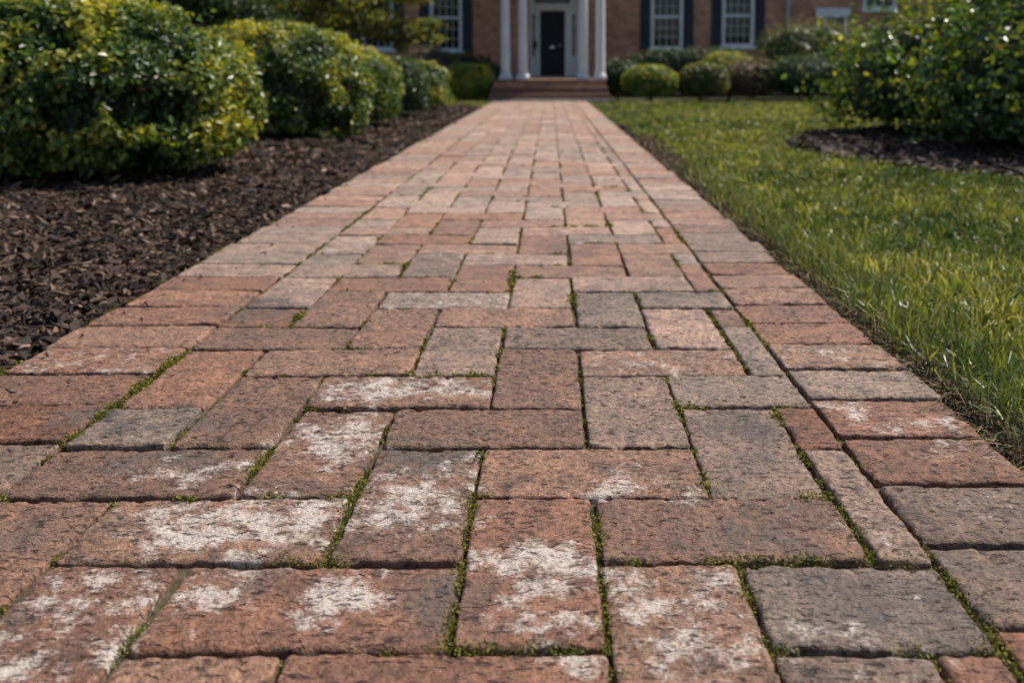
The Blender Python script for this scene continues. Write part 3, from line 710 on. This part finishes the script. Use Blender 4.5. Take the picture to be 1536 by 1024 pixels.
def wall_mesh():
    xs = sorted({WX0, WX1}.union(*[{h[0], h[1]} for h in allh])); zs = sorted({-.05, WZ1}.union(*[{h[2], h[3]} for h in allh]))
    b = HB()
    for i in range(len(xs)-1):
        # merge vertically where free
        z0 = None
        for j in range(len(zs)-1):
            cxm, czm = (xs[i]+xs[i+1])/2, (zs[j]+zs[j+1])/2
            solid = not any(h[0] < cxm < h[1] and h[2] < czm < h[3] for h in allh)
            if solid and z0 is None: z0 = zs[j]
            if (not solid or j == len(zs)-2) and z0 is not None:
                b.box(xs[i], xs[i+1], YH, YH+.25, z0, zs[j+1] if solid else zs[j]); z0 = None
    b.box(WX0, WX0+.25, YH+.251, YH+7, -.05, WZ1).box(WX1-.25, WX1, YH+.251, YH+7, -.05, WZ1).box(WX0, WX1, YH+7.001, YH+7.2, -.05, WZ1)
    return b
wall_mesh().build('wall', m_wall, house)
HB().box(WX0-.3, WX1+.3, YH-.3, YH+.0, WZ1-.28, WZ1-.001).build('cornice', m_white, house, bevel=.03)
rf = HB(); rf.add([(WX0-.4, YH-.45, WZ1), (WX1+.4, YH-.45, WZ1), (WX1+.4, YH+7.6, WZ1), (WX0-.4, YH+7.6, WZ1), (WX0+2, YH+3.6, WZ1+1.3), (WX1-2, YH+3.6, WZ1+1.3)],
                [(0, 1, 5, 4), (1, 2, 5), (2, 3, 4, 5), (3, 0, 4), (0, 3, 2, 1)]); rf.build('roof', m_roof, house)
def window(h, rows=3, cols=3, sill=True, shut=(True, True), head=False):
    x0, x1, z0, z1 = h; fw = .075
    f = HB(); f.box(x0, x0+fw, YH-.03, YH+.14, z0, z1).box(x1-fw, x1, YH-.03, YH+.14, z0, z1).box(x0+fw, x1-fw, YH-.03, YH+.14, z1-fw, z1).box(x0+fw, x1-fw, YH-.03, YH+.14, z0, z0+fw)
    w_ = f.build('window', m_white, house, bevel=.006)
    zm = (z0+z1)/2
    s = HB().box(x0+fw, x1-fw, YH+.03, YH+.08, zm-.03, zm+.03); s.build('sash_rail', m_white, w_)
    for (a, b) in ((z0+fw, zm-.03), (zm+.03, z1-fw)):
        g_ = HB()
        for k in range(1, cols+1):
            xx = x0+fw+(x1-x0-2*fw)*k/(cols+1); g_.box(xx-.006, xx+.006, YH+.06, YH+.085, a, b)
        for k in range(1, rows):
            zz = a+(b-a)*k/rows; g_.box(x0+fw, x1-fw, YH+.063, YH+.083, zz-.006, zz+.006)
        g_.build('muntin_grid', m_trim, w_)
    HB().box(x0+fw, x1-fw, YH+.09, YH+.10, z0+fw, z1-fw).build('pane', m_glass, w_)
    if sill: HB().box(x0-.05, x1+.05, YH-.09, YH-.031, z0-.06, z0+.02).build('sill', m_white, w_, bevel=.008)
    if head: HB().box(x0-.04, x1+.04, YH-.10, YH-.031, z1-.05, z1+.16).build('lintel', m_white, w_, bevel=.01)
    sw = (x1-x0)*.32
    for side, on in zip((-1, 1), shut):
        if not on: continue
        a = x0-sw-.005 if side < 0 else x1+.005; b = a+sw
        so_ = HB().box(a, b, YH-.035, YH-.002, z0-.02, z1+.01).build('shutter', m_navy, house, bevel=.004)
        for (p, q) in ((z0+.03, zm-.04), (zm+.04, z1-.04)):
            s2 = HB(); nl = 14; V = []; xs_ = (a+.035, b-.035)
            for k in range(nl):
                za = p+(q-p)*k/nl; zb = p+(q-p)*(k+.8)/nl; zc = p+(q-p)*(k+1)/nl
                for x_ in xs_: V += [(x_, YH-.0365, za), (x_, YH-.052, za+.001), (x_, YH-.040, zb)]
            Fq = []
            for k in range(nl):
                i = k*6; Fq += [(i+1, i+4, i+5, i+2), (i, i+3, i+4, i+1), (i, i+1, i+2), (i+3, i+5, i+4)]
                if k < nl-1: Fq += [(i+2, i+5, i+9, i+6)]
            s2.add(V, Fq).build('louvre_panel', m_navy, so_)
for i, h in enumerate(holes[:4]): window(h)
window(holes[4], 2, 2, sill=False, shut=(False, False), head=True)
window(holes[5], 2, 2, shut=(False, False))
for h in up: window(h)
# blinds behind the first window right of the porch
h = holes[2]
HB().box(h[0]+.08, h[1]-.08, YH+.12, YH+.125, (h[2]+h[3])/2-.25, h[3]-.08).build('blind', m_trim, house)
# interior darkness: back plane of the rooms
# door and surround
dx0, dx1 = HX(810), HX(847); dz0 = .42; dz1 = HZ(18)
sr = HB(); T0, T1 = HZ(7), DZ1-.12
sl0, sl1, sr0, sr1 = HX(797), HX(802), HX(858), HX(863); sz0, sz1 = HZ(85), HZ(22)
YS = YH+.04
xs = [DX0, sl0, sl1, dx0, dx1, sr0, sr1, DX1]
def surround():
    b = HB(); b.box(DX0, sl0, YS, YS+.12, .40, T0).box(sl1, dx0, YS, YS+.12, .40, T0).box(dx1, sr0, YS, YS+.12, .40, T0).box(sr1, DX1, YS, YS+.12, .40, T0)
    for a, c in ((sl0, sl1), (sr0, sr1)): b.box(a, c, YS+.003, YS+.12, .40, sz0).box(a, c, YS+.003, YS+.12, sz1, T0)
    b.box(dx0, dx1, YS+.003, YS+.12, dz1, T0)
    tx0, tx1 = HX(802), HX(855)
    b.box(DX0, tx0, YS, YS+.12, T0, DZ1).box(tx1, DX1, YS, YS+.12, T0, DZ1).box(tx0, tx1, YS, YS+.12, T1, DZ1)
    # pilasters and head moulding, proud of the panel
    for a in (dx0-.07, dx1+.01): b.box(a, a+.06, YS-.035, YS-.003, .40, dz1+.02)
    b.box(dx0-.09, dx1+.09, YS-.045, YS-.003, dz1+.022, dz1+.10)
    for a in (DX0+.0, DX1-.06): b.box(a, a+.06, YS-.06, YS-.003, .40, DZ1)
    o = b.build('door_surround', m_trim, house, bevel=.005)
    HB().box(sl0, sl1, YS+.05, YS+.06, sz0, sz1).build('sidelight', m_glass, o); HB().box(sr0, sr1, YS+.05, YS+.06, sz0, sz1).build('sidelight', m_glass, o)
    HB().box(tx0, tx1, YS+.05, YS+.06, T0, T1).build('transom', m_glass, o)
surround()
d = HB().box(dx0, dx1, YS+.06, YS+.10, .425, dz1)
pw2 = (dx1-dx0)/2
for (a, b) in ((dx0+.06, dx0+pw2-.03), (dx0+pw2+.03, dx1-.06)):
    for (p, q) in ((.52, .92), (1.0, 1.5), (1.58, dz1-.08)): d.box(a, b, YS+.048, YS+.0595, p, q)
door = d.build('door', m_door, house, bevel=.008)
kn = HB().lathe(0, 0, [(.0, 0)]) if False else HB()
kn.tube([(dx1-.13, YS+.06, 1.12), (dx1-.13, YS+.03, 1.12), (dx1-.13, YS+.0, 1.12)], [.018, .014, .034], 12).tube([(dx1-.13, YS+.055, 1.12), (dx1-.13, YS+.045, 1.12)], [.04, .04], 12)
kn.build('handle', m_metal, door, smooth=True)
HB().box(dx0+pw2-.05, dx0+pw2+.05, YS+.035, YS+.047, 1.07, 1.11).build('letter_plate', m_metal, door)
HB().box(HX(800), HX(866), YH-.15, YH+.03, .362, .40).build('threshold', m_stone, house, bevel=.006)
# wall lantern left of the door
lx = HX(803); HB().box(lx-.03, lx+.03, YS-.13, YS-.06, HZ(74), HZ(64)).box(lx-.04, lx+.04, YS-.14, YS-.05, HZ(64), HZ(62.5)).box(lx-.012, lx+.012, YS-.06, YS-.003, HZ(66), HZ(64.5)).build('wall_lantern', m_black, house, bevel=.004)
# porch floor and steps
PF = .362; px0, px1 = (741-PX)/FC*16.4, (908-PX)/FC*16.4
HB().box(px0, px1, 16.25, YH-.001, -.04, PF-.03).build('porch_floor', m_wall, house, bevel=.01)
HB().box(px0-.02, px1+.02, 16.22, YH-.002, PF-.029, PF).build('porch_edge', simple('step_brick', (.16, .085, .062), .85, 25, .35, .004), house, bevel=.008)
m_stepb = bpy.data.materials['step_brick']
HB().box(px0-.03, px1+.03, 15.98, 16.249, -.04, .235).build('step', m_stepb, house, bevel=.012)
HB().box(px0-.06, px1+.05, 15.74, 15.979, -.04, .125).build('step', m_stepb, house, bevel=.012)
HB().box((733-PX)/FC*15.6, (914-PX)/FC*15.6, YE+.004, 15.739, -.04, .035).build('landing_slab', m_stone, house, bevel=.008)
# columns
YC = 16.6
def column(xp):
    cx = (xp-PX)/FC*(YC+CO); r = .082; zt = 2.75
    b = HB().box(cx-.12, cx+.12, YC-.12, YC+.12, PF+.001, PF+.045); co = b.build('column', m_white, house, bevel=.006)
    HB().lathe(cx, YC, [(.118, PF+.046), (.125, PF+.065), (.118, PF+.085), (.1, PF+.092), (.104, PF+.105), (.1, PF+.12), (.088, PF+.128)], 32).build('base', m_white, co, smooth=True)
    pr = [(.09, PF+.129), (.088, PF+.16)]+[(.087-.016*(t**1.6), PF+.16+(zt-PF-.30)*t) for t in np.linspace(.05, 1, 10)]
    HB().lathe(cx, YC, pr, 32).build('shaft', m_white, co, smooth=True)
    HB().lathe(cx, YC, [(.072, zt-.139), (.09, zt-.12), (.09, zt-.10), (.078, zt-.09), (.085, zt-.06), (.108, zt-.045), (.108, zt-.04)], 32).box(cx-.115, cx+.115, YC-.115, YC+.115, zt-.0395, zt-.001).build('capital', m_white, co)
for xp in (758.5, 784.5, 874, 900): column(xp)
HB().box(px0-.03, px1+.03, YC-.15, YC+.15, 2.75, 3.05).box(px0-.03, px0+.2, YC+.151, YH-.001, 2.75, 3.05).box(px1-.2, px1+.03, YC+.151, YH-.001, 2.75, 3.05).build('entablature', m_white, house, bevel=.01)
HB().box(px0-.14, px1+.14, YC-.27, YH-.002, 3.051, 3.13).build('porch_roof', m_white, house, bevel=.01)
# downspout
dsx = HX(1178); dp = HB(); dp.tube([(dsx, YH-.06, .1), (dsx, YH-.06, WZ1-.30)], [.042, .042], 12); dp.build('downspout', simple('painted_metal', (.42, .45, .48), .4, 4, .1), house, smooth=True)
for z_ in (1.6, 3.4): HB().box(dsx-.06, dsx+.06, YH-.015, YH-.001, z_, z_+.03).build('pipe_bracket', m_metal, house)
